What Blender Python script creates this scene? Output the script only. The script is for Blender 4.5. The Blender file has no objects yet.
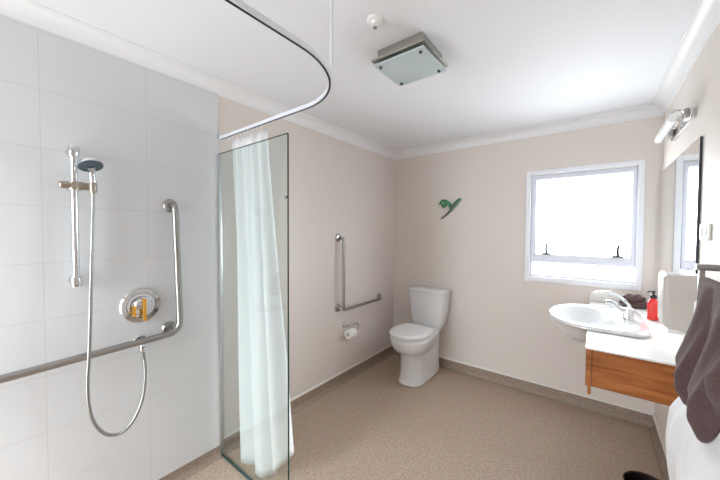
import bpy, bmesh, math, random
from mathutils import Vector, Matrix
random.seed(7)
C = bpy.context.scene.collection
PI = math.pi
# ------------------------------------------------------------------ room dimensions (metres)
XL, XR = -1.893, 0.375          # left / right wall
YB, YF = 3.094, -1.05           # back wall (window) / front wall behind the camera
H = 2.378                       # ceiling
TILE = 0.008                    # tile lining stands proud of the left wall

# ------------------------------------------------------------------ materials
def new_mat(name):
    m = bpy.data.materials.new(name); m.use_nodes = True
    nt = m.node_tree
    return m, nt, nt.nodes['Principled BSDF']
def lin(c):
    return tuple(((v/12.92) if v <= .04045 else ((v+.055)/1.055)**2.4) for v in c)
def rgb(r, g, b): return lin((r/255, g/255, b/255)) + (1.0,)
def simple(name, col, rough=.5, metal=0, noise=0, nscale=8, bump=0, bscale=60, coat=0, spec=.5):
    m, nt, p = new_mat(name)
    p.inputs['Roughness'].default_value = rough; p.inputs['Metallic'].default_value = metal
    p.inputs['Coat Weight'].default_value = coat; p.inputs['Specular IOR Level'].default_value = spec
    tc = nt.nodes.new('ShaderNodeTexCoord')
    if noise:
        n = nt.nodes.new('ShaderNodeTexNoise'); n.inputs['Scale'].default_value = nscale; n.inputs['Detail'].default_value = 4
        mx = nt.nodes.new('ShaderNodeMix'); mx.data_type = 'RGBA'
        mx.inputs[6].default_value = tuple(v*(1-noise) for v in col[:3]) + (1,)
        mx.inputs[7].default_value = tuple(min(1, v*(1+noise)) for v in col[:3]) + (1,)
        nt.links.new(tc.outputs['Object'], n.inputs['Vector']); nt.links.new(n.outputs['Fac'], mx.inputs[0])
        nt.links.new(mx.outputs[2], p.inputs['Base Color'])
    else:
        p.inputs['Base Color'].default_value = col
    if bump:
        n2 = nt.nodes.new('ShaderNodeTexNoise'); n2.inputs['Scale'].default_value = bscale; n2.inputs['Detail'].default_value = 3
        b = nt.nodes.new('ShaderNodeBump'); b.inputs['Strength'].default_value = bump; b.inputs['Distance'].default_value = .004
        nt.links.new(tc.outputs['Object'], n2.inputs['Vector']); nt.links.new(n2.outputs['Fac'], b.inputs['Height'])
        nt.links.new(b.outputs['Normal'], p.inputs['Normal'])
    return m
M = {}
M['wall'] = simple('wall_paint', rgb(221, 213, 206), .6, noise=.015, nscale=2, bump=.05, bscale=180)
M['ceiling'] = simple('ceiling_paint', rgb(231, 232, 236), .7, noise=.01, nscale=2)
M['trim'] = simple('trim_paint', rgb(232, 232, 233), .4)
M['cap'] = simple('cove_cap', rgb(226, 220, 214), .45)
M['white_frame'] = simple('window_frame_paint', rgb(236, 238, 244), .35)
M['sash_paint'] = simple('sash_paint', rgb(224, 227, 236), .35)
M['china'] = simple('vitreous_china', rgb(230, 231, 232), .1, coat=.3)
M['seat'] = simple('seat_plastic', rgb(234, 234, 235), .22)
M['white_plastic'] = simple('white_plastic', rgb(238, 238, 236), .3)
M['dispenser'] = simple('dispenser_plastic', rgb(200, 195, 188), .35)
M['chrome'] = simple('chrome', (.68, .69, .71, 1), .12, 1)
M['steel'] = simple('brushed_steel', (.38, .37, .355, 1), .3, 1, noise=.06, nscale=40)
M['dark_steel'] = simple('dark_metal', (.10, .10, .11, 1), .35, 1)
M['latch'] = simple('latch_grey', rgb(60, 60, 68), .4)
M['hose_metal'] = simple('hose_metal', (.36, .36, .35, 1), .35, 1)
M['nickel'] = simple('brushed_nickel', (.44, .42, .38, 1), .38, 1, noise=.06, nscale=50)
M['brass'] = simple('tarnished_chrome', (.40, .345, .29, 1), .38, 1, noise=.15, nscale=60)
M['grey_rubber'] = simple('spray_face', rgb(70, 86, 94), .5)
M['strap'] = simple('orange_strap', rgb(222, 160, 44), .6)
M['black'] = simple('black_plastic', rgb(22, 22, 25), .35)
M['laminate'] = simple('white_laminate', rgb(226, 224, 221), .3)
M['lamp_glass'] = simple('opal_glass', rgb(238, 241, 244), .25)
M['bin'] = simple('bin_plastic', rgb(44, 34, 34), .3)
M['alu'] = simple('aluminium', (.62, .63, .65, 1), .35, 1)
M['track_white'] = simple('track_enamel', rgb(226, 229, 238), .3)
M['track_dark'] = simple('track_slot', rgb(38, 38, 46), .6)
M['paper'] = simple('toilet_paper', rgb(240, 238, 234), .9, bump=.2, bscale=200)
M['mirror'] = simple('mirror_silver', (.93, .94, .94, 1), .02, 1)
M['mirror_edge'] = simple('mirror_edge', rgb(52, 60, 72), .3)
M['red'] = simple('red_soap', rgb(226, 44, 38), .18, coat=.5)
M['green'] = simple('green_enamel', rgb(70, 132, 88), .3, noise=.35, nscale=60)
M['dark_green'] = simple('dark_green_enamel', rgb(78, 88, 80), .35, noise=.2, nscale=60)

def floor_mat(name, base, lo, hi):
    m, nt, p = new_mat(name)
    p.inputs['Roughness'].default_value = .55
    tc = nt.nodes.new('ShaderNodeTexCoord')
    n = nt.nodes.new('ShaderNodeTexNoise'); n.inputs['Scale'].default_value = 95; n.inputs['Detail'].default_value = 3; n.inputs['Roughness'].default_value = .7
    v = nt.nodes.new('ShaderNodeTexVoronoi'); v.inputs['Scale'].default_value = 140
    r = nt.nodes.new('ShaderNodeValToRGB')
    r.color_ramp.elements[0].position = .3; r.color_ramp.elements[0].color = lo
    r.color_ramp.elements[1].position = .72; r.color_ramp.elements[1].color = hi
    e = r.color_ramp.elements.new(.5); e.color = base
    mx = nt.nodes.new('ShaderNodeMix'); mx.data_type = 'RGBA'; mx.blend_type = 'MULTIPLY'; mx.inputs[0].default_value = .25
    nt.links.new(tc.outputs['Object'], n.inputs['Vector']); nt.links.new(tc.outputs['Object'], v.inputs['Vector'])
    nt.links.new(n.outputs['Fac'], r.inputs['Fac'])
    nt.links.new(r.outputs['Color'], mx.inputs[6]); nt.links.new(v.outputs['Color'], mx.inputs[7])
    hs = nt.nodes.new('ShaderNodeHueSaturation'); hs.inputs['Saturation'].default_value = .8
    nt.links.new(mx.outputs[2], hs.inputs['Color']); nt.links.new(hs.outputs['Color'], p.inputs['Base Color'])
    b = nt.nodes.new('ShaderNodeBump'); b.inputs['Strength'].default_value = .15; b.inputs['Distance'].default_value = .002
    nt.links.new(n.outputs['Fac'], b.inputs['Height']); nt.links.new(b.outputs['Normal'], p.inputs['Normal'])
    return m
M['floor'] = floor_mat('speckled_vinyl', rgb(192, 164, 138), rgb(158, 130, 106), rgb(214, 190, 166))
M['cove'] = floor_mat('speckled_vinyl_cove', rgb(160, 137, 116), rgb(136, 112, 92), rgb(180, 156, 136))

def tile_mat():
    m, nt, p = new_mat('white_wall_tile')
    p.inputs['Roughness'].default_value = .28
    tc = nt.nodes.new('ShaderNodeTexCoord'); sx = nt.nodes.new('ShaderNodeSeparateXYZ')
    nt.links.new(tc.outputs['Object'], sx.inputs[0])
    def math_(op, a, b=None):
        n = nt.nodes.new('ShaderNodeMath'); n.operation = op
        for i, v in enumerate((a, b)):
            if v is None: continue
            if isinstance(v, (int, float)): n.inputs[i].default_value = v
            else: nt.links.new(v, n.inputs[i])
        return n.outputs[0]
    def joint(src, off, pitch):
        a = math_('SUBTRACT', src, off); a = math_('DIVIDE', a, pitch)
        f = math_('FRACT', a); g = math_('SUBTRACT', f, .5); g = math_('ABSOLUTE', g)
        g = math_('SUBTRACT', .5, g); g = math_('MULTIPLY', g, pitch)
        return math_('LESS_THAN', g, .0016)
    j = math_('MAXIMUM', joint(sx.outputs['Y'], .193-3.89, .389), joint(sx.outputs['Z'], .069-2.475, .2475))
    mx = nt.nodes.new('ShaderNodeMix'); mx.data_type = 'RGBA'
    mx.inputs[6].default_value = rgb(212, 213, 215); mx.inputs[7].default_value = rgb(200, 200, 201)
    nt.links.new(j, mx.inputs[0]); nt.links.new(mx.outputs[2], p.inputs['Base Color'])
    inv = math_('SUBTRACT', 1.0, j)
    b = nt.nodes.new('ShaderNodeBump'); b.inputs['Strength'].default_value = .25; b.inputs['Distance'].default_value = .001
    nt.links.new(inv, b.inputs['Height']); nt.links.new(b.outputs['Normal'], p.inputs['Normal'])
    return m
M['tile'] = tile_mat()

def wood_mat():
    m, nt, p = new_mat('varnished_timber')
    p.inputs['Roughness'].default_value = .38
    tc = nt.nodes.new('ShaderNodeTexCoord'); mp = nt.nodes.new('ShaderNodeMapping')
    mp.inputs['Scale'].default_value = (1.6, 1.6, 14); mp.inputs['Rotation'].default_value = (0, .10, 0)
    nt.links.new(tc.outputs['Object'], mp.inputs['Vector'])
    n = nt.nodes.new('ShaderNodeTexNoise'); n.inputs['Scale'].default_value = 2.6; n.inputs['Detail'].default_value = 8; n.inputs['Distortion'].default_value = .8
    nt.links.new(mp.outputs[0], n.inputs['Vector'])
    r = nt.nodes.new('ShaderNodeValToRGB')
    r.color_ramp.elements[0].position = .32; r.color_ramp.elements[0].color = rgb(134, 74, 32)
    r.color_ramp.elements[1].position = .7; r.color_ramp.elements[1].color = rgb(190, 120, 64)
    nt.links.new(n.outputs['Fac'], r.inputs['Fac']); nt.links.new(r.outputs['Color'], p.inputs['Base Color'])
    return m
M['wood'] = wood_mat()

def glass_mat(name, tint, refl=.6, haze=0.0, hazecol=(1, 1, 1, 1)):
    m = bpy.data.materials.new(name); m.use_nodes = True; nt = m.node_tree; nt.nodes.clear()
    out = nt.nodes.new('ShaderNodeOutputMaterial'); t = nt.nodes.new('ShaderNodeBsdfTransparent'); t.inputs[0].default_value = tint
    g = nt.nodes.new('ShaderNodeBsdfGlossy'); g.inputs['Roughness'].default_value = .02
    fr = nt.nodes.new('ShaderNodeFresnel'); fr.inputs['IOR'].default_value = 1.25
    mu = nt.nodes.new('ShaderNodeMath'); mu.operation = 'MULTIPLY'; mu.inputs[1].default_value = refl
    mx = nt.nodes.new('ShaderNodeMixShader')
    nt.links.new(fr.outputs[0], mu.inputs[0]); nt.links.new(mu.outputs[0], mx.inputs[0])
    src = t.outputs[0]
    if haze:
        tr = nt.nodes.new('ShaderNodeBsdfTranslucent'); tr.inputs[0].default_value = hazecol
        hx = nt.nodes.new('ShaderNodeMixShader'); hx.inputs[0].default_value = haze
        nt.links.new(t.outputs[0], hx.inputs[1]); nt.links.new(tr.outputs[0], hx.inputs[2]); src = hx.outputs[0]
    nt.links.new(src, mx.inputs[1]); nt.links.new(g.outputs[0], mx.inputs[2]); nt.links.new(mx.outputs[0], out.inputs[0])
    return m
M['screen_glass'] = glass_mat('green_tinted_glass', (.955, .985, .978, 1), .3)
M['glass_edge'] = simple('glass_edge', rgb(44, 72, 70), .15)
M['window_glass'] = glass_mat('window_glass', (.97, .98, .98, 1), .4)
M['light_glass'] = simple('frosted_glass', rgb(190, 204, 207), .25)

def fabric(name, c0, c1, scale=160, bump=.5, trans=0.0):
    m, nt, p = new_mat(name)
    p.inputs['Roughness'].default_value = .95; p.inputs['Specular IOR Level'].default_value = .15
    p.inputs['Sheen Weight'].default_value = .12
    tc = nt.nodes.new('ShaderNodeTexCoord')
    n = nt.nodes.new('ShaderNodeTexNoise'); n.inputs['Scale'].default_value = scale; n.inputs['Detail'].default_value = 4
    mx = nt.nodes.new('ShaderNodeMix'); mx.data_type = 'RGBA'; mx.inputs[6].default_value = c0; mx.inputs[7].default_value = c1
    b = nt.nodes.new('ShaderNodeBump'); b.inputs['Strength'].default_value = bump; b.inputs['Distance'].default_value = .003
    nt.links.new(tc.outputs['Object'], n.inputs['Vector']); nt.links.new(n.outputs['Fac'], mx.inputs[0])
    nt.links.new(mx.outputs[2], p.inputs['Base Color']); nt.links.new(n.outputs['Fac'], b.inputs['Height'])
    nt.links.new(b.outputs['Normal'], p.inputs['Normal'])
    if trans:
        out = nt.nodes['Material Output']; tr = nt.nodes.new('ShaderNodeBsdfTranslucent'); tr.inputs[0].default_value = c1
        ms = nt.nodes.new('ShaderNodeMixShader'); ms.inputs[0].default_value = trans
        nt.links.new(p.outputs[0], ms.inputs[1]); nt.links.new(tr.outputs[0], ms.inputs[2]); nt.links.new(ms.outputs[0], out.inputs[0])
    return m
M['brown_terry'] = fabric('brown_terry', rgb(66, 49, 50), rgb(114, 92, 92), 260, .8)
M['white_terry'] = fabric('white_terry', rgb(222, 222, 224), rgb(246, 246, 248), 260, .7)
M['curtain'] = fabric('curtain_cloth', rgb(240, 240, 241), rgb(249, 249, 250), 60, .05, .35)

# ------------------------------------------------------------------ mesh helpers
def tmp_join(bm, b2):
    me = bpy.data.meshes.new('t'); b2.to_mesh(me); b2.free(); bm.from_mesh(me); bpy.data.meshes.remove(me)
def box(bm, lo, hi, bev=0, seg=2):
    b = bmesh.new(); bmesh.ops.create_cube(b, size=1)
    for v in b.verts:
        v.co = Vector([(lo[i]+hi[i])/2 + v.co[i]*(hi[i]-lo[i]) for i in range(3)])
    if bev: bmesh.ops.bevel(b, geom=list(b.edges), offset=bev, segments=seg, profile=.5, affect='EDGES')
    tmp_join(bm, b); return bm
def frame_from(d):
    d = Vector(d).normalized(); a = Vector((0, 0, 1)) if abs(d.z) < .9 else Vector((1, 0, 0))
    u = a.cross(d).normalized(); return u, d.cross(u), d
def loft(bm, rings, cap0=True, cap1=True, closed=True):
    vs = [[bm.verts.new(p) for p in r] for r in rings]
    n = len(vs[0])
    for a, b in zip(vs[:-1], vs[1:]):
        for i in range(n if closed else n-1):
            j = (i+1) % n
            try: bm.faces.new((a[i], a[j], b[j], b[i]))
            except ValueError: pass
    if cap0: bm.faces.new(list(reversed(vs[0])))
    if cap1: bm.faces.new(vs[-1])
    return bm
def lathe(bm, prof, org, d, n=24, cap0=True, cap1=True):
    u, w, d = frame_from(d); org = Vector(org)
    rings = [[org + d*h + (u*math.cos(2*PI*i/n) + w*math.sin(2*PI*i/n))*max(r, 1e-4) for i in range(n)] for r, h in prof]
    return loft(bm, rings, cap0, cap1)
def tube(bm, pts, r, n=12, cap=True):
    pts = [Vector(p) for p in pts]; rings = []; u = None
    for i, p in enumerate(pts):
        d = (pts[min(i+1, len(pts)-1)] - pts[max(i-1, 0)]).normalized()
        if u is None: u, w, _ = frame_from(d)
        else:
            u = (u - d*u.dot(d)).normalized(); w = d.cross(u)
        w = d.cross(u); rr = r[i] if isinstance(r, (list, tuple)) else r
        rings.append([p + (u*math.cos(2*PI*k/n) + w*math.sin(2*PI*k/n))*rr for k in range(n)])
    return loft(bm, rings, cap, cap)
def fillet(pts, rad, seg=8):
    pts = [Vector(p) for p in pts]; out = [pts[0]]
    for a, b, c in zip(pts[:-2], pts[1:-1], pts[2:]):
        d0 = (a-b).normalized(); d1 = (c-b).normalized(); ang = d0.angle(d1)
        t = min(rad/math.tan(ang/2), (a-b).length*.49, (c-b).length*.49); 
        p0, p1 = b+d0*t, b+d1*t
        for k in range(seg+1):
            s = k/seg; out.append(p0*(1-s)**2 + b*2*s*(1-s) + p1*s*s) if False else None
        rr = t*math.tan(ang/2); cen = b + (d0+d1).normalized()*(rr/math.sin(ang/2))
        v0, v1 = p0-cen, p1-cen
        tot = v0.angle(v1); ax = v0.cross(v1).normalized()
        for k in range(seg+1): out.append(cen + Matrix.Rotation(tot*k/seg, 3, ax) @ v0)
    out.append(pts[-1]); return out
def smooth_path(pts, sub=8):
    pts = [Vector(p) for p in pts]; P = [pts[0]*2-pts[1]] + pts + [pts[-1]*2-pts[-2]]; out = []
    for i in range(1, len(P)-2):
        a, b, c, d = P[i-1:i+3]
        for k in range(sub):
            t = k/sub
            out.append(.5*((2*b) + (c-a)*t + (2*a-5*b+4*c-d)*t*t + (3*b-a-3*c+d)*t**3))
    out.append(pts[-1]); return out
def prism(bm, outline, axis, lo, hi, bev=0):
    b = bmesh.new()
    def P(q, h):
        if axis == 2: return (q[0], q[1], h)
        if axis == 1: return (q[0], h, q[1])
        return (h, q[0], q[1])
    a = [b.verts.new(P(q, lo)) for q in outline]; c = [b.verts.new(P(q, hi)) for q in outline]
    f0 = b.faces.new(a); f1 = b.faces.new(c); n = len(a)
    for i in range(n): b.faces.new((a[i], a[(i+1) % n], c[(i+1) % n], c[i]))
    bmesh.ops.recalc_face_normals(b, faces=list(b.faces))
    if bev:
        eds = [e for e in b.edges if len({round((v.co[axis]-lo)/(hi-lo)) for v in e.verts}) == 1]
        bmesh.ops.bevel(b, geom=eds, offset=bev, segments=2, profile=.5, affect='EDGES')
    bmesh.ops.triangulate(b, faces=[f for f in b.faces if len(f.verts) > 4])
    tmp_join(bm, b); return bm
def root_of(o):
    while o.parent: o = o.parent
    return o
def obj(name, bm, mat, parent=None, smooth=30, loc=None, label=None):
    bmesh.ops.recalc_face_normals(bm, faces=list(bm.faces))
    off = Vector(root_of(parent).location) if parent else Vector(loc or (0, 0, 0))
    bmesh.ops.translate(bm, verts=list(bm.verts), vec=-off)
    me = bpy.data.meshes.new(name); bm.to_mesh(me); bm.free()
    me.materials.append(M[mat])
    if smooth:
        for p in me.polygons: p.use_smooth = True
        try: me.set_sharp_from_angle(angle=math.radians(smooth))
        except Exception: pass
    o = bpy.data.objects.new(name, me); C.objects.link(o)
    if parent: o.parent = parent
    elif loc: o.location = loc
    if label: o['label'] = label
    return o
def thing(name, label, cat, loc, group=None):
    o = bpy.data.objects.new(name, None); C.objects.link(o); o.empty_display_size = .05
    o.location = loc; o['label'] = label; o['category'] = cat
    if group: o['group'] = group
    return o
def tag(o, label, cat, group=None):
    o['label'] = label; o['category'] = cat
    if group: o['group'] = group
    return o
def struct(name, bm, mat, parent=None, smooth=30, label=None, cat=None):
    o = obj(name, bm, mat, parent, smooth)
    if not parent: o['kind'] = 'structure'
    if label: o['label'] = label
    if cat: o['category'] = cat
    return o
B = bmesh.new

# ------------------------------------------------------------------ room shell
T = .12
struct('floor', box(B(), (XL-T, YF-T, -.1), (XR+T, YB+T, 0)), 'floor', smooth=0, label='speckled brown vinyl floor', cat='floor')
struct('ceiling', box(B(), (XL-T, YF-T, H), (XR+T, YB+T, H+.1)), 'ceiling', smooth=0, label='plain white painted ceiling', cat='ceiling')
struct('wall_left', box(B(), (XL-T, YF-T, 0), (XL, YB+T, H)), 'wall', smooth=0, label='beige painted wall behind the toilet grab rail', cat='wall')
struct('wall_right', box(B(), (XR, YF-T, 0), (XR+T, YB+T, H)), 'wall', smooth=0, label='beige painted wall carrying the mirror', cat='wall')
# back wall with window opening
WX0, WX1, WZ0, WZ1 = -.465, .262, 1.058, 1.958
bm = B()
for lo, hi in (((XL, YB, 0), (WX0, YB+T, H)), ((WX1, YB, 0), (XR, YB+T, H)), ((WX0, YB, 0), (WX1, YB+T, WZ0)), ((WX0, YB, WZ1), (WX1, YB+T, H))):
    box(bm, lo, hi)
struct('wall_back', bm, 'wall', smooth=0, label='beige painted wall with the window', cat='wall')
# front wall behind the camera with an opening added to light the shower side
DX0, DX1, DZ = -1.80, -1.32, 2.03
bm = B()
for lo, hi in (((XL, YF-T, 0), (DX0, YF, H)), ((DX1, YF-T, 0), (XR, YF, H)), ((DX0, YF-T, DZ), (DX1, YF, H))):
    box(bm, lo, hi)
struct('wall_front', bm, 'wall', smooth=0)
# tile lining
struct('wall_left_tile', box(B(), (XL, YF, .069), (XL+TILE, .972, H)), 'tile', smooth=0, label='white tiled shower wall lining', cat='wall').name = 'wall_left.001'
# cornices (cove profile)
def cornice(name, along):
    e, d = .072, .078
    prof = [(0, -d), (.006, -d), (.006, -d+.008)]
    for k in range(9):
        a = k/8*PI/2
        prof.append((.008 + (e-.02)*(1-math.cos(a)), -d+.01 + (d-.02)*math.sin(a)))
    prof += [(e-.008, -.006), (e, -.006), (e, 0), (0, 0)]
    rings = []
    for s in (0, 1):
        ring = []
        for u, z in prof:
            if along == 'left': ring.append((XL+TILE*0+u, YF if s == 0 else YB-u, H+z))
            if along == 'right': ring.append((XR-u, YF if s == 0 else YB-u, H+z))
            if along == 'back': ring.append((XL+u if s == 0 else XR-u, YB-u, H+z))
        rings.append(ring)
    struct(name, loft(B(), rings), 'trim', smooth=25)
cornice('trim_1', 'left'); cornice('trim_2', 'back'); cornice('trim_3', 'right')
# coved vinyl skirting and white capping strip
def cove_prof(h=.096, t=.006, r=.03):
    p = [(0, 0), (0, h), (t, h)]
    for k in range(6):
        a = k/5*PI/2
        p.append((t + r*(1-math.cos(a)), r*(1-math.sin(a)) + .0015))
    return p + [(t+r, 0)]
def skirting(name, capname, along, y0, y1, h=.096):
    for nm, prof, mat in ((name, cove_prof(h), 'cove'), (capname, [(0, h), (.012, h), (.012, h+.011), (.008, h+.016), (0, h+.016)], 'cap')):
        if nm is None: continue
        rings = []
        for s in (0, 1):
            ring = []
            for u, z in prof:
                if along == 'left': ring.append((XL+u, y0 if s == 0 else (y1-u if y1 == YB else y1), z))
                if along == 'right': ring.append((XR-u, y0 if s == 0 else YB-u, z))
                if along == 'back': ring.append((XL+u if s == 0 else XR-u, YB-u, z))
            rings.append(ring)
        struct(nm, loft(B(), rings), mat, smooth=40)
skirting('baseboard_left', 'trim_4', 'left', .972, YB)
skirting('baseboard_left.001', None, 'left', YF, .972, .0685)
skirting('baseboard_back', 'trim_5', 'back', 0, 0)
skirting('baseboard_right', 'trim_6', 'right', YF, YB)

# ------------------------------------------------------------------ window
w = bpy.data.objects.new('window_1', None); C.objects.link(w); w.location = ((WX0+WX1)/2, YB, WZ0); w['kind'] = 'structure'
w['label'] = 'white framed awning window over the basin'; w['category'] = 'window'
def ring_frame(bm, x0, x1, z0, z1, wd, y0, y1, bev=.003, wb=None):
    wb = wb or wd
    box(bm, (x0, y0, z0), (x0+wd, y1, z1), bev); box(bm, (x1-wd, y0, z0), (x1, y1, z1), bev)
    box(bm, (x0+wd-.001, y0+.0006, z1-wd), (x1-wd+.001, y1-.0006, z1-.0006), bev); box(bm, (x0+wd-.001, y0+.0006, z0+.0006), (x1-wd+.001, y1-.0006, z0+wb), bev)
    return bm
obj('architrave', ring_frame(B(), -.500, .285, 1.014, 1.997, .037, YB-.014, YB+.002, wb=.046), 'white_frame', w)
obj('frame', ring_frame(B(), WX0, WX1, WZ0, WZ1, .020, YB+.02, YB+.10), 'sash_paint', w)
bm = B(); box(bm, (WX0+.02, YB+.03, 1.184), (WX1-.02, YB+.09, 1.206), .003)
obj('transom', bm, 'sash_paint', w)
sash = obj('sash', ring_frame(B(), WX0+.021, WX1-.021, 1.207, WZ1-.021, .024, YB+.012, YB+.06, wb=.052), 'sash_paint', w)
obj('pane', box(B(), (WX0+.043, YB+.034, 1.255), (WX1-.043, YB+.038, WZ1-.043)), 'window_glass', sash, 0)
obj('lower_pane', box(B(), (WX0+.017, YB+.06, WZ0+.017), (WX1-.017, YB+.064, 1.188)), 'window_glass', w, 0)
for sx_ in (-.335, .143):
    bm = B(); box(bm, (sx_-.036, YB-.012, 1.258), (sx_+.034, YB+.013, 1.272), .003)
    lathe(bm, [(.011, 0), (.011, .01), (.008, .014)], (sx_, YB+.004, 1.272), (0, 0, 1), 14)
    st = obj('window_latch', bm, 'latch', w)
    bm = B(); tube(bm, smooth_path([(sx_, YB+.003, 1.278), (sx_-.003, YB-.004, 1.31), (sx_+.003, YB-.002, 1.355)], 5), [.010]*6+[.009]*5, 8)
    obj('latch_lever', bm, 'latch', st)

# ------------------------------------------------------------------ shower slide rail
yr, xr = .289, XL+TILE
t = thing('shower_rail', 'vertical chrome shower slide rail fixed on the white tiled wall', 'shower rail', (xr, yr, 1.2))
obj('rail', tube(B(), [(xr+.052, yr, 1.205), (xr+.052, yr, 1.81)], .0125, 16), 'chrome', t)
for z in (1.222, 1.80):
    bm = B(); lathe(bm, [(.021, 0), (.021, .03), (.018, .036), (.016, .06)], (xr, yr, z), (1, 0, 0), 20)
    lathe(bm, [(.017, -.024), (.019, -.02), (.019, .018), (.017, .022)], (xr+.052, yr, z), (0, 0, 1), 20)
    obj('wall_mount', bm, 'chrome', t)
bm = B(); lathe(bm, [(.012, 0), (.016, .004), (.016, .05), (.019, .055), (.019, .075), (.016, .08), (.016, .105), (.012, .112)], (xr+.056, yr-.05, 1.648), (0, 1, 0), 18)
lathe(bm, [(.021, -.018), (.022, -.014), (.022, .014), (.021, .018)], (xr+.052, yr, 1.648), (0, 0, 1), 18)
sl = obj('slider', bm, 'brass', t)
hs = thing('hand_shower', 'chrome hand shower with grey spray face hanging over its coiled hose', 'shower head', (xr+.09, yr+.058, 1.655))
hp = Vector((xr+.082, yr+.058, 1.648))
bm = B(); lathe(bm, [(.010, -.03), (.0135, -.02), (.0145, .0), (.0145, .012), (.0125, .018)], hp, (0, 0, 1), 18)
obj('hose_collar', bm, 'brass', hs)
bm = B(); hd = Vector((xr+.125, yr+.042, 1.736)); nd = Vector((.42, .10, -.90)).normalized()
tube(bm, smooth_path([hp+Vector((0, 0, .012)), hp+Vector((.004, -.002, .04)), hp+Vector((.014, -.006, .07)), hd-nd*.004], 5), [.0115]*5+[.0115]*5+[.013, .014, .016, .018, .02, .022], 14)
obj('handle', bm, 'chrome', hs)
bm = B(); lathe(bm, [(.014, -.026), (.031, -.022), (.043, -.012), (.046, -.003), (.046, .004)], hd, nd, 28)
obj('head_body', bm, 'chrome', hs)
bm = B(); lathe(bm, [(.043, .003), (.043, .0075), (.037, .009), (.035, .0075)], hd, nd, 28)
obj('spray_face', bm, 'grey_rubber', hs, label='grey round spray face')
# hose (ribbed)
path = smooth_path([hp+Vector((0, 0, -.025)), (xr+.086, .343, 1.50), (xr+.098, .330, 1.20), (xr+.098, .320, .92), (xr+.094, .312, .74), (xr+.092, .322, .61), (xr+.09, .352, .525), (xr+.09, .395, .478), (xr+.088, .445, .472), (xr+.086, .492, .52), (xr+.08, .525, .60), (xr+.070, .540, .70), (xr+.058, .541, .78), (xr+.048, .537, .832)], 26)
rad = [(.0078 if (i % 2) else .0064) for i in range(len(path))]
obj('hose', tube(B(), path, rad, 10), 'hose_metal', hs, 60, label='ribbed metal hose')
so = thing('hose_outlet', 'small chrome hose outlet elbow on the tiles just under the long grab bar', 'hose outlet', (xr, .537, .87))
bm = B(); lathe(bm, [(.030, 0), (.030, .006), (.024, .012)], (xr, .537, .872), (1, 0, 0), 22)
obj('wall_flange', bm, 'chrome', so)
bm = B(); tube(bm, fillet([(xr+.008, .537, .872), (xr+.048, .537, .872), (xr+.048, .537, .829)], .02, 6), .012, 14)
lathe(bm, [(.013, 0), (.015, .004), (.015, .022), (.012, .026)], (xr+.048, .537, .825), (0, 0, 1), 16)
obj('elbow', bm, 'chrome', so)

# ------------------------------------------------------------------ shower mixer
my, mz = .545, 1.058
t = thing('shower_mixer', 'round chrome shower mixer plate on the tiles above the grab bar', 'shower mixer', (xr, my, mz))
bm = B(); lathe(bm, [(.092, 0), (.092, .006), (.086, .014), (.066, .017), (.062, .012), (.05, .012), (.046, .02)], (xr, my, mz), (1, 0, 0), 40)
obj('face_plate', bm, 'chrome', t)
bm = B(); lathe(bm, [(.030, .012), (.030, .022), (.027, .028), (.024, .036), (.018, .041), (.008, .043)], (xr, my-.010, mz+.012), (1, 0, 0), 28)
obj('knob', bm, 'chrome', t)
t = thing('strap', 'orange looped strap hanging over the shower mixer knob', 'strap', (xr+.06, my, mz-.02))
for (yy, z0, z1, x0) in ((my-.038, mz-.048, mz+.000, xr+.038), (my+.004, mz-.078, mz+.034, xr+.046)):
    bm = B(); 
    pts = smooth_path([(x0-.012, yy, z1+.004), (x0, yy+.001, z1-.004), (x0+.002, yy, (z0+z1)/2), (x0-.004, yy+.002, z0)], 5)
    rings = [[p+Vector((-.0025, -.007, 0)), p+Vector((.0025, -.007, 0)), p+Vector((.0025, .007, 0)), p+Vector((-.0025, .007, 0))] for p in pts]
    loft(bm, rings); obj('strap_end', bm, 'strap', t)
# ------------------------------------------------------------------ grab rails
def flange(bm, p, d=(1, 0, 0), r=.037):
    lathe(bm, [(r, 0), (r, .004), (r*.86, .012), (r*.5, .016)], p, d, 26)
def grab_bar(name, label, pts, rad, r, xw, flanges, stubs, loc, cat='grab rail'):
    t = thing(name, label, cat, loc)
    obj('bar', tube(B(), fillet(pts, rad, 10), r, 16), 'steel', t, 50)
    for f in flanges:
        bm = B(); flange(bm, (xw, f[0], f[1]))
        o = obj('wall_flange', bm, 'steel', t)
        if f in stubs:
            bm = B(); tube(bm, [(xw+.012, f[0], f[1]), (xw+.045, (f[0]*.6+f[2]*.4), f[1]*.6+f[3]*.4), (xw+.068, f[2], f[3])], r*.62, 12); obj('bracket', bm, 'steel', o)
    return t
gx = xr + .065
grab_bar('grab_bar', 'long L-shaped steel grab bar on the white shower tiles', [(xr+.01, .692, 1.590), (gx, .692, 1.590), (gx, .712, .890), (gx, .08, .868), (gx, -.35, .860), (xr+.01, -.35, .860)], .06, .0165, xr,
         [(.692, 1.590), (.678, .904, .680, .889), (-.35, .860)], [(.678, .904, .680, .889)], (xr, .69, .9))
gx2 = XL + .062
grab_bar('grab_bar', 'smaller L-shaped steel grab rail on the beige wall beside the toilet', [(XL+.01, 2.115, 1.39), (gx2, 2.115, 1.385), (gx2, 2.115, .722), (gx2, 2.735, .722), (XL+.01, 2.775, .722)], .032, .0145, XL,
         [(2.105, 1.392), (2.10, .737, 2.125, .73), (2.79, .722)], [(2.10, .737, 2.125, .73)], (XL, 2.11, .73))

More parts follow.
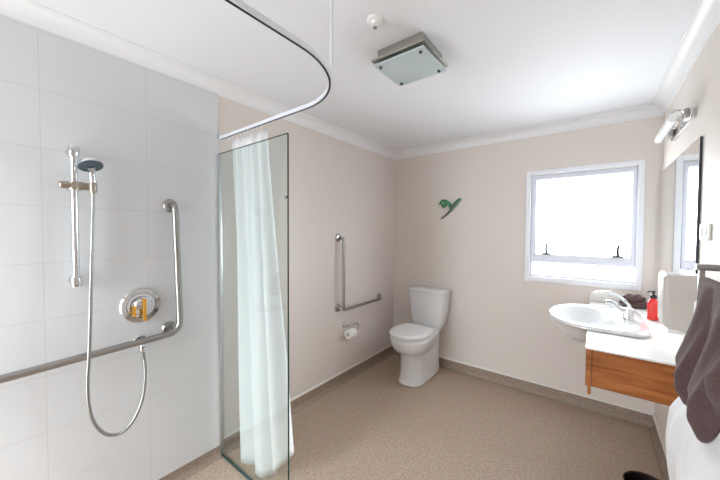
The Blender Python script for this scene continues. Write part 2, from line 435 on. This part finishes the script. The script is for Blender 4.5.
# ------------------------------------------------------------------ glass shower screen
gy = .972; gx1 = -1.207; gz1 = 1.935
t = thing('shower_screen', 'clear green-tinted frameless glass shower screen standing on the floor', 'shower screen', (XL+TILE, gy, 0))
bm = B(); box(bm, (XL+.012, gy-.004, .012), (gx1-.001, gy+.004, gz1-.001)); obj('glass_panel', bm, 'screen_glass', t, 0)
bm = B(); box(bm, (gx1-.001, gy-.0045, .012), (gx1+.0005, gy+.0045, gz1)); box(bm, (XL+.012, gy-.0045, gz1-.001), (gx1-.001, gy+.0045, gz1+.0005))
obj('polished_edge', bm, 'glass_edge', t, 0)
bm = B(); box(bm, (XL+TILE-.007, gy-.010, .012), (XL+.022, gy+.012, gz1-.004), .002); obj('wall_channel', bm, 'alu', t)
bm = B(); box(bm, (XL+.009, gy-.005, .0005), (gx1, gy+.005, .0125), .001); obj('bottom_seal', bm, 'glass_edge', t)
bm = B(); lathe(bm, [(.007, -.009), (.008, -.007), (.008, .007), (.007, .009)], (gx1-.014, gy, 1.62), (0, 1, 0), 16); obj('bumper', bm, 'chrome', t)

# ------------------------------------------------------------------ curtain track and curtain
zt = 2.035; cy = .985; cxr = -.742; cr = .34
t = thing('curtain_track', 'white curved shower curtain track hung from the ceiling', 'curtain track', (XL+TILE, cy, zt))
path = [(XL+.004, cy, zt), (-1.6, cy, zt), (-1.3, cy, zt)]
for k in range(19):
    a = PI/2 - k/18*PI/2
    path.append((cxr-cr+cr*math.cos(a), cy-cr+cr*math.sin(a), zt))
path += [(cxr, .3, zt), (cxr, -.1, zt), (cxr, -.7, zt), (cxr, YF+.0, zt)]
def sweep_rect(bm, path, wd, z0, z1):
    rings = []
    for i, p in enumerate(path):
        p = Vector(p); d = (Vector(path[min(i+1, len(path)-1)]) - Vector(path[max(i-1, 0)])).normalized(); s = Vector((-d.y, d.x, 0))
        rings.append([p + s*wd + Vector((0, 0, z0)), p + s*wd + Vector((0, 0, z1)), p - s*wd + Vector((0, 0, z1)), p - s*wd + Vector((0, 0, z0))])
    return loft(bm, rings)
obj('rail', sweep_rect(B(), path, .0075, -.006, .011), 'track_white', t, 35)
obj('slot', sweep_rect(B(), path, .0035, -.0075, -.0058), 'track_dark', t, 35, label='dark slot along the underside')
ra = math.radians(48); rp = (cxr-cr+cr*math.cos(ra), cy-cr+cr*math.sin(ra))
rp = (-.775, .823)
bm = B(); tube(bm, [(rp[0], rp[1], zt+.010), (rp[0], rp[1], H-.002)], .006, 12); obj('ceiling_rod', bm, 'track_white', t)
bm = B(); lathe(bm, [(.022, 0), (.022, .006), (.012, .012)], (rp[0], rp[1], H), (0, 0, -1), 20); obj('ceiling_flange', bm, 'track_white', t)
bm = B(); box(bm, (XL+.0005, cy-.02, zt-.018), (XL+.008, cy+.02, zt+.03), .002); obj('wall_bracket', bm, 'track_white', t)

ct = thing('shower_curtain', 'white shower curtain bunched up behind the glass shower screen', 'shower curtain', (-1.6, 1.03, 0))
bm = B(); rows = []
nz, nu = 40, 150
top = 2.012
for i in range(nz+1):
    s = i/nz; z = top + (.02-top)*s
    row = []
    xl = -1.80 + .02*s; xrgt = -1.445 + (.080*s + .052*max(0, (s-.25)/.75)**1.3)
    for j in range(nu+1):
        u = j/nu
        k = min(1, s*1.5)
        a1 = 2*PI*(3.1*u + .10*math.sin(2.2*s)); a2 = 2*PI*(7.5*u)
        amp = .010 + .026*k
        x = xl + (xrgt-xl)*u + .014*math.sin(a1*1.0+1.0)*k
        y = 1.014 + .024*k + amp*math.sin(a1) + .009*(1-.7*k)*math.sin(a2) + .006*math.sin(a1*2.3+2*s)*k + .05*s*max(0, u-.6)
        y = max(y, .989 + .003*math.cos(a1))
        zz = z + s*s*s*(.20*max(0, (u-.68)/.32)**1.4 + .004*math.sin(u*9+1) + .05*max(0, .3-u))
        row.append((x, y, zz))
    rows.append(row)
loft(bm, rows, False, False, False)
o = obj('cloth', bm, 'curtain', ct, 180)
sm = o.modifiers.new('thickness', 'SOLIDIFY'); sm.thickness = .0012
for k in range(9):
    xh = -1.79 + k*.042
    bm = B(); tube(bm, smooth_path([(xh, cy, zt-.0085), (xh, cy, zt-.016), (xh+.004, cy+.006, zt-.024), (xh, cy+.012, zt-.03)], 4), .002, 6)
    obj('hook', bm, 'white_plastic', ct)

# ------------------------------------------------------------------ toilet
tx = -1.385
t = thing('toilet', 'white close-coupled toilet standing against the back wall', 'toilet', (tx, 2.7, 0))
def rr(cx, cyy, z, hx, hy, n=4.0, cnt=48, yfrontn=None, front_k=0):
    out = []
    for k in range(cnt):
        a = 2*PI*k/cnt; c, s = math.cos(a), math.sin(a)
        nn = n if s > 0 or yfrontn is None else yfrontn
        x = abs(c)**(2/nn)*math.copysign(1, c)*hx; y = abs(s)**(2/nn)*math.copysign(1, s)*hy
        out.append((cx+x, cyy+y, z))
    return out
# pan: pedestal + shrouded back + bowl, lofted front-to-back egg sections
def pan_ring(z, yf, yb, hxf, hxb, n=48):
    # egg plan: front half-ellipse from yf, straight skirted back to yb
    out = []; ym = yf + hxf*1.25
    for k in range(n):
        a = 2*PI*k/n; c, s = math.cos(a), math.sin(a)
        if s <= 0:
            x = abs(c)**(2/2.2)*math.copysign(1, c)*hxf; y = ym - abs(s)**(2/2.2)*(ym-yf)
        else:
            v = abs(s)**(2/5.0); y = ym + v*(yb-ym); h = hxf + (hxb-hxf)*v
            x = abs(c)**(2/5.0)*math.copysign(1, c)*h
        out.append((tx+x, y, z))
    return out
bm = B()
loft(bm, [pan_ring(0.0005, 2.485, 3.045, .125, 0.140), pan_ring(0.0120, 2.478, 3.05, .130, 0.145), pan_ring(0.0300, 2.490, 3.05, .122, 0.140), pan_ring(0.1000, 2.505, 3.05, .115, 0.136),
          pan_ring(0.2000, 2.505, 3.05, .114, 0.132), pan_ring(0.262, 2.500, 3.055, .116, 0.130), pan_ring(0.296, 2.478, 3.055, .126, 0.130), pan_ring(0.320, 2.432, 3.06, .145, 0.130), pan_ring(0.3560, 2.395, 3.065, .162, 0.134), pan_ring(0.3960, 2.376, 3.055, .176, .134),
          pan_ring(0.4310, 2.370, 3.07, .183, .142), pan_ring(0.4480, 2.370, 3.075, .184, .148), pan_ring(0.4580, 2.380, 3.073, .176, .144)])
obj('pan', bm, 'china', t, 60)
def seat_ring(z, g, yb=2.80):
    return [(tx+x*1.0, y, z) for x, y in [(p[0]-tx, p[1]) for p in pan_ring(0, 2.362+g, yb-g, .188-g, .172-g)]]
bm = B(); loft(bm, [seat_ring(0.4620, .014), seat_ring(0.4650, .009), seat_ring(0.4760, .009), seat_ring(0.4790, .014)]); obj('seat', bm, 'seat', t, 50)
bm = B(); loft(bm, [seat_ring(0.4825, .004), seat_ring(0.4850, -.003), seat_ring(0.4980, -.003), seat_ring(0.5060, .005), seat_ring(0.5100, .03), seat_ring(0.5120, .08)]); obj('seat_lid', bm, 'seat', t, 50)
bm = B(); lathe(bm, [(.012, -.15), (.013, -.148), (.013, .148), (.012, .15)], (tx, 2.812, .4835), (1, 0, 0), 14); obj('hinge', bm, 'seat', t)
# cistern
cyc = 2.99
bm = B(); loft(bm, [rr(tx, cyc-.005, .4585, .150, .075, 6), rr(tx, cyc-.005, .485, .158, .08, 6), rr(tx, cyc, .52, .172, .086, 6), rr(tx, cyc, .62, .189, .092, 6), rr(tx, cyc, .74, .2, .096, 6), rr(tx, cyc, .812, .203, .098, 6)]); obj('cistern', bm, 'china', t, 50)
bm = B(); loft(bm, [rr(tx, cyc, .8125, .203, .098, 6), rr(tx, cyc, .816, .208, .101, 6), rr(tx, cyc, .842, .208, .102, 6), rr(tx, cyc, .850, .204, .098, 6), rr(tx, cyc, .855, .18, .075, 5)]); lid = obj('cistern_lid', bm, 'china', t, 50)
bm = B(); lathe(bm, [(.027, 0), (.027, .006), (.024, .009)], (tx, cyc-.01, .8545), (0, 0, 1), 24); obj('flush_button', bm, 'chrome', lid)

# ------------------------------------------------------------------ toilet roll holder + roll
hy_, hz_ = 2.205, .548
t = thing('toilet_roll_holder', 'chrome toilet roll holder on the wall below the small grab rail', 'toilet roll holder', (XL, hy_, hz_))
bm = B(); lathe(bm, [(.028, 0), (.028, .008), (.02, .014), (.014, .045), (.016, .05), (.012, .054)], (XL, hy_-.01, hz_+.005), (1, 0, 0), 22); obj('wall_rose', bm, 'chrome', t)
bm = B(); tube(bm, smooth_path([(XL+.045, hy_-.01, hz_+.005), (XL+.055, hy_+.035, hz_+.008), (XL+.06, hy_+.105, hz_+.006), (XL+.062, hy_+.132, hz_-.02), (XL+.062, hy_+.125, hz_-.052), (XL+.062, hy_+.08, hz_-.066), (XL+.062, hy_-.035, hz_-.066)], 6), .0065, 10); obj('arm', bm, 'chrome', t)
bm = B()
ry0, ry1, rz = hy_-.03, hy_+.07, hz_-.0745
prof = [(.0155, 0), (.042, 0), (.043, .002), (.043, .098), (.042, .1), (.0155, .1), (.0155, 0)]
lathe(bm, prof, (XL+.062, ry0, rz), (0, 1, 0), 32, False, False)
rl = tag(obj('toilet_roll', bm, 'paper', None, 40, (XL+.062, ry0, rz)), 'white toilet roll on the chrome holder', 'toilet roll')

# ------------------------------------------------------------------ bird ornament
t = thing('bird_ornament', 'green enamel bird ornament in flight on the beige back wall', 'wall ornament', (-1.22, YB, 1.6))
def px2w(u, v):     # ornament drawing units -> wall metres
    return (-1.340 + u*.2525, 1.592 + v*.203)
body = [(.0, .80), (.08, .84), (.14, .96), (.24, 1.0), (.36, .985), (.46, .90), (.56, .80), (.62, .70), (.70, .80), (.80, .93), (.92, 1.02), (1.0, 1.0), (.98, .90), (.88, .74), (.78, .60), (.70, .52), (.64, .46), (.60, .42), (.52, .44), (.50, .56), (.46, .66), (.40, .70), (.35, .60), (.27, .54), (.20, .60), (.15, .72), (.09, .76)]
bm = B(); prism(bm, [px2w(*p) for p in body], 1, YB-.018, YB-.0005, .004); obj('body', bm, 'green', t)
tail = [(.60, .45), (.50, .43), (.42, .30), (.33, .20), (.22, .10), (.12, .0), (.14, -.04), (.24, .03), (.36, .12), (.48, .24), (.58, .36), (.68, .46)]
bm = B(); prism(bm, [px2w(*p) for p in tail], 1, YB-.014, YB-.0005, .003); obj('tail', bm, 'dark_green', t)
wing = [(.56, .66), (.62, .64), (.72, .76), (.82, .87), (.92, .96), (.86, .82), (.76, .66), (.66, .54), (.58, .52)]
bm = B(); prism(bm, [px2w(*p) for p in wing], 1, YB-.022, YB-.016, .002); obj('wing', bm, 'dark_green', t)
bm = B(); e = px2w(.235, .82); lathe(bm, [(.008, 0), (.007, .003), (.004, .005)], (e[0], YB-.017, e[1]), (0, -1, 0), 14); obj('eye', bm, 'white_plastic', t)

# ------------------------------------------------------------------ ceiling light
lx, ly = -.775, 1.415
t = thing('ceiling_light', 'square brushed nickel ceiling light with frosted glass plate', 'ceiling light', (lx, ly, H))
bm = B(); box(bm, (lx-.125, ly-.118, H-.052), (lx+.125, ly+.118, H-.0005), .004); obj('housing', bm, 'nickel', t)
bm = B(); box(bm, (lx-.148, ly-.142, H-.062), (lx+.148, ly+.142, H-.052), .003); obj('tray', bm, 'nickel', t)
bm = B(); box(bm, (lx-.140, ly-.134, H-.084), (lx+.140, ly+.134, H-.076), .002); obj('glass_plate', bm, 'light_glass', t, label='pale frosted glass plate')
for sx_ in (-1, 1):
    for sy_ in (-1, 1):
        bm = B(); lathe(bm, [(.0035, -.02), (.0035, 0), (.008, .001), (.008, .007), (.005, .010)], (lx+sx_*.112, ly+sy_*.106, H-.0835), (0, 0, -1), 14); obj('fixing_knob', bm, 'dark_steel', t)
sy0 = 1.104
t = thing('heat_detector', 'small round white heat detector on the ceiling', 'heat detector', (-.78, sy0, H))
bm = B(); lathe(bm, [(.036, 0), (.036, .004), (.031, .009), (.022, .011)], (-.78, sy0, H), (0, 0, -1), 28); obj('base', bm, 'white_plastic', t)
bm = B(); lathe(bm, [(.020, .010), (.018, .018), (.014, .022), (.017, .027), (.011, .031)], (-.78, sy0, H), (0, 0, -1), 22); obj('sensor_cage', bm, 'white_plastic', t)
bm = B(); lathe(bm, [(.006, .030), (.006, .034), (.010, .035), (.009, .038)], (-.78, sy0, H), (0, 0, -1), 16); obj('sensor_tip', bm, 'nickel', t)

# ------------------------------------------------------------------ mirror, wall light, switch
mx0 = XR-.009
t = thing('mirror', 'large frameless wall mirror above the white counter', 'mirror', (XR, 2.5, 1.27))
MY0, MY1, MZ0, MZ1 = 2.035, 3.06, 1.20, 1.888
bm = B(); box(bm, (mx0, MY0, MZ0), (XR-.001, MY1, MZ1)); obj('backing', bm, 'mirror_edge', t, 0)
bm = B(); box(bm, (mx0-.002, MY0+.002, MZ0+.002), (mx0+.001, MY1-.002, MZ1-.002)); obj('mirror_glass', bm, 'mirror', t, 0)
wl = thing('wall_light', 'bar wall light with white glass shade over the mirror', 'wall light', (XR, 2.38, 2.03))
bm = B(); box(bm, (XR-.022, 2.165, 2.010), (XR-.0005, 2.64, 2.060), .004); obj('wall_plate', bm, 'chrome', wl)
for yy in (2.17, 2.555):
    bm = B(); box(bm, (XR-.040, yy, 2.018), (XR-.0215, yy+.065, 2.066), .004); obj('mounting_block', bm, 'nickel', wl)
for yy in (2.19, 2.32, 2.45, 2.58):
    bm = B(); tube(bm, smooth_path([(XR-.035, yy, 2.045), (XR-.055, yy, 2.066), (XR-.078, yy, 2.062), (XR-.088, yy, 2.040), (XR-.070, yy, 2.026), (XR-.05, yy, 2.034)], 5), .0055, 8); obj('scroll_arm', bm, 'chrome', wl)
bm = B(); 
rings = []
for yy, k in ((2.155, .9), (2.16, 1), (2.60, 1), (2.605, .9)):
    ring = []
    for q in range(20):
        a = 2*PI*q/20
        ring.append((XR-.082 + .016*k*math.copysign(abs(math.cos(a))**.6, math.cos(a))*1.0, yy, 2.024 + .022*k*math.copysign(abs(math.sin(a))**.6, math.sin(a))))
    rings.append(ring)
loft(bm, rings); obj('glass_shade', bm, 'lamp_glass', wl, 40, label='white opal glass bar')
t = thing('light_switch', 'white double light switch on the wall beside the mirror', 'light switch', (XR, 1.93, 1.42))
bm = B(); box(bm, (XR-.009, 1.858, 1.420), (XR-.0005, 1.992, 1.490), .003); pl_ = obj('switch_plate', bm, 'white_plastic', t)
for yy in (1.893, 1.957):
    bm = B(); box(bm, (XR-.013, yy-.012, 1.437), (XR-.008, yy+.012, 1.473), .002); obj('rocker', bm, 'white_plastic', t)

# ------------------------------------------------------------------ paper towel dispenser
t = thing('towel_dispenser', 'off-white rounded paper towel dispenser on the wall under the mirror', 'dispenser', (XR, 2.04, 1.0))
def disp_sec(y, g):
    x0, x1, z0, z1 = XR-.122+g, XR-.0005, .996+g, 1.262-g
    pts = []
    pts += [(x1, y, z0-.008), (x1, y, z1)]
    for k in range(7):
        a = PI/2 + k/6*PI/2; r = .016; pts.append((x0+r+r*math.cos(a), y, z1-.003-r+r*math.sin(a)))
    for k in range(7):
        a = PI + k/6*PI/2; r = .026; pts.append((x0+.002+r+r*math.cos(a), y, z0+.016+r+r*math.sin(a)))
    return pts
bm = B(); loft(bm, [disp_sec(1.955, .008), disp_sec(1.960, .002), disp_sec(1.968, 0), disp_sec(2.104, 0), disp_sec(2.112, .002), disp_sec(2.117, .008)])
obj('cover', bm, 'dispenser', t, 40)
bm = B(); box(bm, (XR-.10, 1.985, .984), (XR-.03, 2.085, 1.006), .003); obj('paper_slot', bm, 'white_plastic', t)
bm = B(); box(bm, (XR-.012, 1.948, .992), (XR-.0008, 2.124, 1.266), .003); obj('back_plate', bm, 'white_plastic', t)

# ------------------------------------------------------------------ vanity
VX0, VY0, VZ = -.025, 1.812, .898
bx, by_ = .005, 2.475
def basin_out(g=0, z=0, n=72, cx=.005, cyy=2.478, ax=.250, axr=.243, b=.346):
    out = []
    for k in range(n):
        a = 2*PI*k/n; c, s = math.cos(a), math.sin(a)
        if c < 0:
            x = -abs(c)**(2/2.1)*(ax-g); y = math.copysign(abs(s)**(2/2.1), s)*(b-g)
        else:
            x = abs(c)**(2/7)*(axr-g); y = math.copysign(abs(s)**(2/7), s)*(b-g)
        out.append((cx+x, cyy+y, z))
    return out
def scaled(z, k, dx=0, base=.01, kx=None):
    kx = kx or k
    # bowl ring: ellipse biased to the front of the basin
    return [(-.062+dx + .155*kx*math.cos(2*PI*i/72), 2.478 + .262*k*math.sin(2*PI*i/72), z) for i in range(72)]
# worktop with a notch cut out for the basin bowl
notch = []
for k in range(13):
    a = -PI/2 + PI*k/12
    notch.append((-.01 + .165*math.cos(a), 2.478 + .300*math.sin(a)))
outl = [(VX0, VY0), (XR-.0005, VY0), (XR-.0005, YB-.0005), (VX0, YB-.0005), (VX0, notch[-1][1])] + list(reversed(notch)) + [(VX0, notch[0][1])]
t = thing('countertop', 'white laminate counter carrying the basin along the right wall', 'countertop', (VX0, VY0, VZ-.02))
bm = B(); prism(bm, outl, 2, VZ-.008, VZ); obj('worktop', bm, 'laminate', t, 20)
bm = B(); box(bm, (VX0+.001, YB-.014, VZ+.0003), (XR-.002, YB-.0005, VZ+.078), .002); obj('upstand', bm, 'laminate', t)
v = thing('vanity', 'orange-brown timber vanity apron under the white counter', 'vanity', (VX0, VY0, .67))
# front apron with U notch under the basin
u = [(VY0+.004, .712), (YB-.001, .712), (YB-.001, VZ-.0085), (2.80, VZ-.0085)]
for k in range(11):
    a = k/10*PI
    u.append((2.478 + .315*math.cos(a), VZ-.02 - .155*math.sin(a)))
u += [(2.155, VZ-.0085), (VY0+.004, VZ-.0085)]
bm = B(); prism(bm, u, 0, VX0+.001, VX0+.023); obj('front_apron', bm, 'wood', v, 20)
bm = B(); box(bm, (VX0+.0235, VY0+.010, .710), (XR-.0008, VY0+.030, VZ-.0085), .001); obj('end_panel', bm, 'wood', v, 20)
bm = B(); box(bm, (VX0+.009, VY0+.014, .668), (VX0+.0234, VY0+.040, .7115), .001); obj('cleat', bm, 'wood', v)

t = thing('basin', 'white semi-recessed wash basin set into the counter', 'basin', (.0, 2.478, .75))
bm = B()
rim = .918
rings = [scaled(.752, .30), scaled(.762, .55), scaled(.80, .80), scaled(.85, .98, -.004), 
         [(a[0]*.55+b[0]*.45, a[1]*.55+b[1]*.45, .886) for a, b in zip(basin_out(.02), scaled(0, 1.05))] if False else scaled(.886, 1.08, -.006),
         basin_out(.008, .8985), basin_out(0, .903), basin_out(0, .912), basin_out(.006, rim),
         scaled(rim, 1.0, .0), scaled(.912, .965), scaled(.88, .90), scaled(.83, .76), scaled(.79, .52), scaled(.777, .25), scaled(.775, .10)]
loft(bm, rings); obj('bowl', bm, 'china', t, 50)
bm = B(); lathe(bm, [(.022, .0), (.022, .003), (.014, .004), (.010, .001)], (-.062, 2.478, .7755), (0, 0, 1), 20); obj('waste', bm, 'chrome', t)

# basin mixer tap
tp = Vector((.170, 2.478, rim+.0003))
t = thing('basin_mixer', 'chrome basin mixer tap with long curved lever on the basin', 'tap', tp)
bm = B(); lathe(bm, [(.029, 0), (.029, .004), (.026, .008), (.025, .045), (.026, .055), (.024, .066)], tp, (0, 0, 1), 26); obj('body', bm, 'chrome', t)
bm = B(); tube(bm, smooth_path([tp+Vector((-.008, 0, .040)), tp+Vector((-.04, 0, .060)), tp+Vector((-.075, -.003, .088)), tp+Vector((-.098, -.005, .094)), tp+Vector((-.104, -.005, .082))], 6), [.017]*6+[.0155]*6+[.0145]*6+[.0135]*7, 16)
obj('spout', bm, 'chrome', t)
bm = B(); pts = smooth_path([tp+Vector((.012, 0, .060)), tp+Vector((.004, 0, .085)), tp+Vector((-.03, 0, .122)), tp+Vector((-.075, 0, .151)), tp+Vector((-.12, 0, .158)), tp+Vector((-.165, 0, .146))], 6)
rings = []
for i, p in enumerate(pts):
    s = i/(len(pts)-1); hw = .020 - .006*math.sin(PI*s) - .004*s; th = .009 - .004*s
    d = (pts[min(i+1, len(pts)-1)]-pts[max(i-1, 0)]).normalized(); nrm = Vector((0, 1, 0)).cross(d)
    rings.append([p + Vector((0, 1, 0))*hw*math.cos(2*PI*q/14) + nrm*th*math.sin(2*PI*q/14) for q in range(14)])
loft(bm, rings); obj('lever', bm, 'chrome', t, 60)

# soap bottle
sp = Vector((.300, 2.655, VZ+.0004))
t = thing('soap_bottle', 'red liquid soap bottle with black pump on the counter', 'soap bottle', sp)
bm = B(); lathe(bm, [(.024, 0), (.028, .003), (.0285, .09), (.027, .108), (.020, .126), (.0125, .136), (.0125, .142)], sp, (0, 0, 1), 26); obj('bottle', bm, 'red', t)
bm = B(); lathe(bm, [(.0165, .138), (.0165, .156), (.012, .160), (.006, .161), (.0055, .176)], sp, (0, 0, 1), 20)
pm = obj('pump_collar', bm, 'black', t)
bm = B(); lathe(bm, [(.009, .174), (.010, .177), (.009, .186)], sp, (0, 0, 1), 16); tube(bm, [sp+Vector((0, 0, .181)), sp+Vector((-.022, -.010, .181)), sp+Vector((-.030, -.014, .174))], .0045, 8); obj('pump_head', bm, 'black', pm)

# folded face cloth on the counter
t = thing('face_cloth', 'folded brown face cloth at the back of the counter', 'cloth', (.245, 3.0, VZ))
def blob_cloth(x0, x1, y0, y1, z0, z1, ph):
    bm = B(); rings = []
    for i in range(15):
        s = i/14; x = x0 + (x1-x0)*s; k = max(.12, math.sin(PI*min(max(s, .02), .98))**.45); ring = []
        for q in range(24):
            a = 2*PI*q/24
            yy = (y0+y1)/2 + (y1-y0)/2*k*math.copysign(abs(math.cos(a))**.7, math.cos(a))
            zz = (z0+z1)/2 + (z1-z0)/2*(k if math.sin(a) > 0 else 1*k)*math.copysign(abs(math.sin(a))**.7, math.sin(a))
            zz = max(z0, zz + .006*math.sin(s*14+ph+a*2)*(math.sin(a) > 0)); ring.append((x, yy, zz))
        rings.append(ring)
    return loft(bm, rings)
obj('lower_fold', blob_cloth(.155, .335, 2.955, 3.072, VZ+.0006, VZ+.05, 0), 'brown_terry', t, 80)
obj('upper_fold', blob_cloth(.175, .300, 2.965, 3.066, VZ+.046, VZ+.094, 2), 'brown_terry', t, 80)

# ------------------------------------------------------------------ towel rack with towels
rx = .283
t = thing('towel_rack', 'chrome towel rack on the right wall near the mirror', 'towel rack', (XR, 1.5, 1.29))
for yy in (1.5, .72):
    bm = B(); box(bm, (rx-.013, yy-.010, 1.326), (XR-.0005, yy+.010, 1.347), .002); box(bm, (rx-.006, yy-.009, 1.205), (rx+.008, yy+.009, 1.328), .002); o = obj('bracket', bm, 'steel', t)
    bm = B(); box(bm, (XR-.008, yy-.02, 1.30), (XR-.0005, yy+.02, 1.37), .002); obj('wall_plate', bm, 'steel', o)
bm = B(); tube(bm, [(rx, 1.492, 1.290), (rx, .728, 1.290)], .0085, 14); obj('upper_bar', bm, 'chrome', t)
bm = B(); tube(bm, [(rx, 1.492, 1.214), (rx, .728, 1.214)], .0085, 14); obj('lower_bar', bm, 'chrome', t)

def interp(k, tab):
    for (a, b), (c, d) in zip(tab[:-1], tab[1:]):
        if k <= c: 
            q = (k-a)/(c-a); return b + (d-b)*q
    return tab[-1][1]
def hung_towel(name, label, mat, y0, y1, ztop, zb_f, zb_b, xc, rbar, prof, fold_y, fold_amp, fold_tab, seed, thick, hem):
    bm = B(); rows = []; NB, NA, NF, NU = 8, 8, 44, 110
    for j in range(NU+1):
        u_ = j/NU; y = y0 + (y1-y0)*u_; row = []
        # sharp valleys between rounded lobes
        ph = (y - fold_y[0])/fold_y[1]; lobe = abs(math.sin(PI*ph))**.65
        for i in range(NB):
            k = 1 - i/NB; row.append((xc + rbar + .004*k*math.sin(y*40+seed), y, ztop + (zb_b-ztop)*k))
        for i in range(NA):
            a = i/NA*PI; row.append((xc + rbar*math.cos(a), y, ztop + rbar*math.sin(a)))
        zb = zb_f + hem(y)
        for i in range(NF+1):
            k = i/NF; z = ztop + (zb-ztop)*k
            fa = interp(k, fold_tab)*fold_amp
            x = xc - rbar - interp(k, prof) - fa*(max(lobe, .35)-.75) - .004*fa/fold_amp*math.sin(y*70+z*25+seed)
            row.append((x, y + .016*fa/fold_amp*math.sin(2*PI*ph+.8+seed)*k + .010*k*math.sin(z*14+seed), z + .008*k*math.cos(2*PI*ph)))
        rows.append(row)
    loft(bm, rows, False, False, False)
    t = thing(name, label, 'towel', (xc, (y0+y1)/2, zb_f))
    o = obj('cloth', bm, mat, t, 180)
    sm = o.modifiers.new('thickness', 'SOLIDIFY'); sm.thickness = thick; sm.offset = 0
    return o
sstep = lambda v: max(0, min(1, v))**2*(3-2*max(0, min(1, v)))
hung_towel('hand_towel', 'brown hand towel bunched over the upper bar of the rack', 'brown_terry', .90, 1.446, 1.291, .905, 1.245, rx, .0140,
    [(0, 0), (.12, .004), (.32, .012), (.55, .028), (.75, .046), (.88, .042), (1, .022)], (1.455, .170), .046, [(0, .15), (.2, .5), (.6, 1), (1, 1)], 1.0, .008,
    lambda y: .20*sstep((1.19-y)/.20) + .035*sstep((y-1.38)/.06) + .02*sstep((y-1.26)/.05))
hung_towel('bath_towel', 'white bath towel hanging below the brown hand towel', 'white_terry', .86, 1.482, 1.2145, .40, .60, rx, .0125,
    [(0, 0), (.28, .002), (.36, .010), (.45, .040), (.58, .054), (.69, .043), (.78, .031), (1, .022)], (1.62, .33), .036, [(0, .0), (.32, .02), (.45, .7), (1, 1)], 2.2, .009,
    lambda y: 0)

# ------------------------------------------------------------------ waste bin
bc = Vector((.232, 1.985, 0))
t = thing('waste_bin', 'dark brown round waste bin on the floor by the right wall', 'bin', bc)
bm = B(); lathe(bm, [(.080, .0005), (.083, .006), (.096, .220), (.099, .228), (.096, .231), (.092, .225), (.080, .012), (.01, .010)], bc, (0, 0, 1), 36); obj('body', bm, 'bin', t)

# ------------------------------------------------------------------ light: daylight through window and an added, unseen fill opening
wd = bpy.data.worlds.new('daylight'); bpy.context.scene.world = wd; wd.use_nodes = True
bg = wd.node_tree.nodes['Background']; bg.inputs['Color'].default_value = (.93, .97, 1.0, 1); bg.inputs['Strength'].default_value = 23.0
_nt = wd.node_tree; _tc = _nt.nodes.new('ShaderNodeTexCoord'); _sx = _nt.nodes.new('ShaderNodeSeparateXYZ'); _rp = _nt.nodes.new('ShaderNodeValToRGB')
_rp.color_ramp.elements[0].position = .46; _rp.color_ramp.elements[0].color = (.50, .53, .55, 1)      # pale paving outside
_rp.color_ramp.elements[1].position = .54; _rp.color_ramp.elements[1].color = (.89, .955, 1.0, 1)      # bright overcast sky
_mr = _nt.nodes.new('ShaderNodeMapRange'); _mr.inputs['From Min'].default_value = -1
_nt.links.new(_tc.outputs['Generated'], _sx.inputs[0]); _nt.links.new(_sx.outputs['Z'], _mr.inputs['Value'])
_nt.links.new(_mr.outputs[0], _rp.inputs['Fac']); _nt.links.new(_rp.outputs['Color'], bg.inputs['Color'])
def portal(name, loc, rot, sx_, sy_):
    l = bpy.data.lights.new(name, 'AREA'); l.shape = 'RECTANGLE'; l.size = sx_; l.size_y = sy_; l.cycles.is_portal = True
    o = bpy.data.objects.new(name, l); C.objects.link(o); o.location = loc; o.rotation_euler = rot
portal('window_daylight_portal', ((WX0+WX1)/2, YB+.11, (WZ0+WZ1)/2), (-PI/2, 0, 0), WX1-WX0, WZ1-WZ0)
portal('fill_opening_portal', ((DX0+DX1)/2, YF-.11, DZ/2), (PI/2, 0, 0), DX1-DX0, DZ)  # samples sky through the opening added behind the camera as fill

# ------------------------------------------------------------------ camera
f, yaw, pitch, roll = 302.93, 37.823, -1.5801, .2746
y_, p_, r_ = [math.radians(a) for a in (yaw, pitch, roll)]
fwd = Vector((-math.sin(y_)*math.cos(p_), math.cos(y_)*math.cos(p_), math.sin(p_)))
right = Vector((math.cos(y_), math.sin(y_), 0)); up = right.cross(fwd)
r2 = right*math.cos(r_) + up*math.sin(r_); u2 = -right*math.sin(r_) + up*math.cos(r_)
cam = bpy.data.cameras.new('camera'); co = bpy.data.objects.new('camera', cam); C.objects.link(co)
m = Matrix((r2, u2, -fwd)).transposed().to_4x4(); m.translation = Vector((0, 0, 1.45)); co.matrix_world = m
cam.sensor_width = 36; cam.lens = f*36/720; cam.clip_start = .02
sc = bpy.context.scene; sc.camera = co
sc.view_settings.view_transform = 'Standard'; sc.view_settings.look = 'None'; sc.view_settings.gamma = 1
sc.view_settings.use_curve_mapping = False; sc.view_settings.exposure = 0.0
try:
    sc.cycles.max_bounces = 14; sc.cycles.diffuse_bounces = 8; sc.cycles.transparent_max_bounces = 16
    sc.cycles.use_denoising = True
except Exception: pass
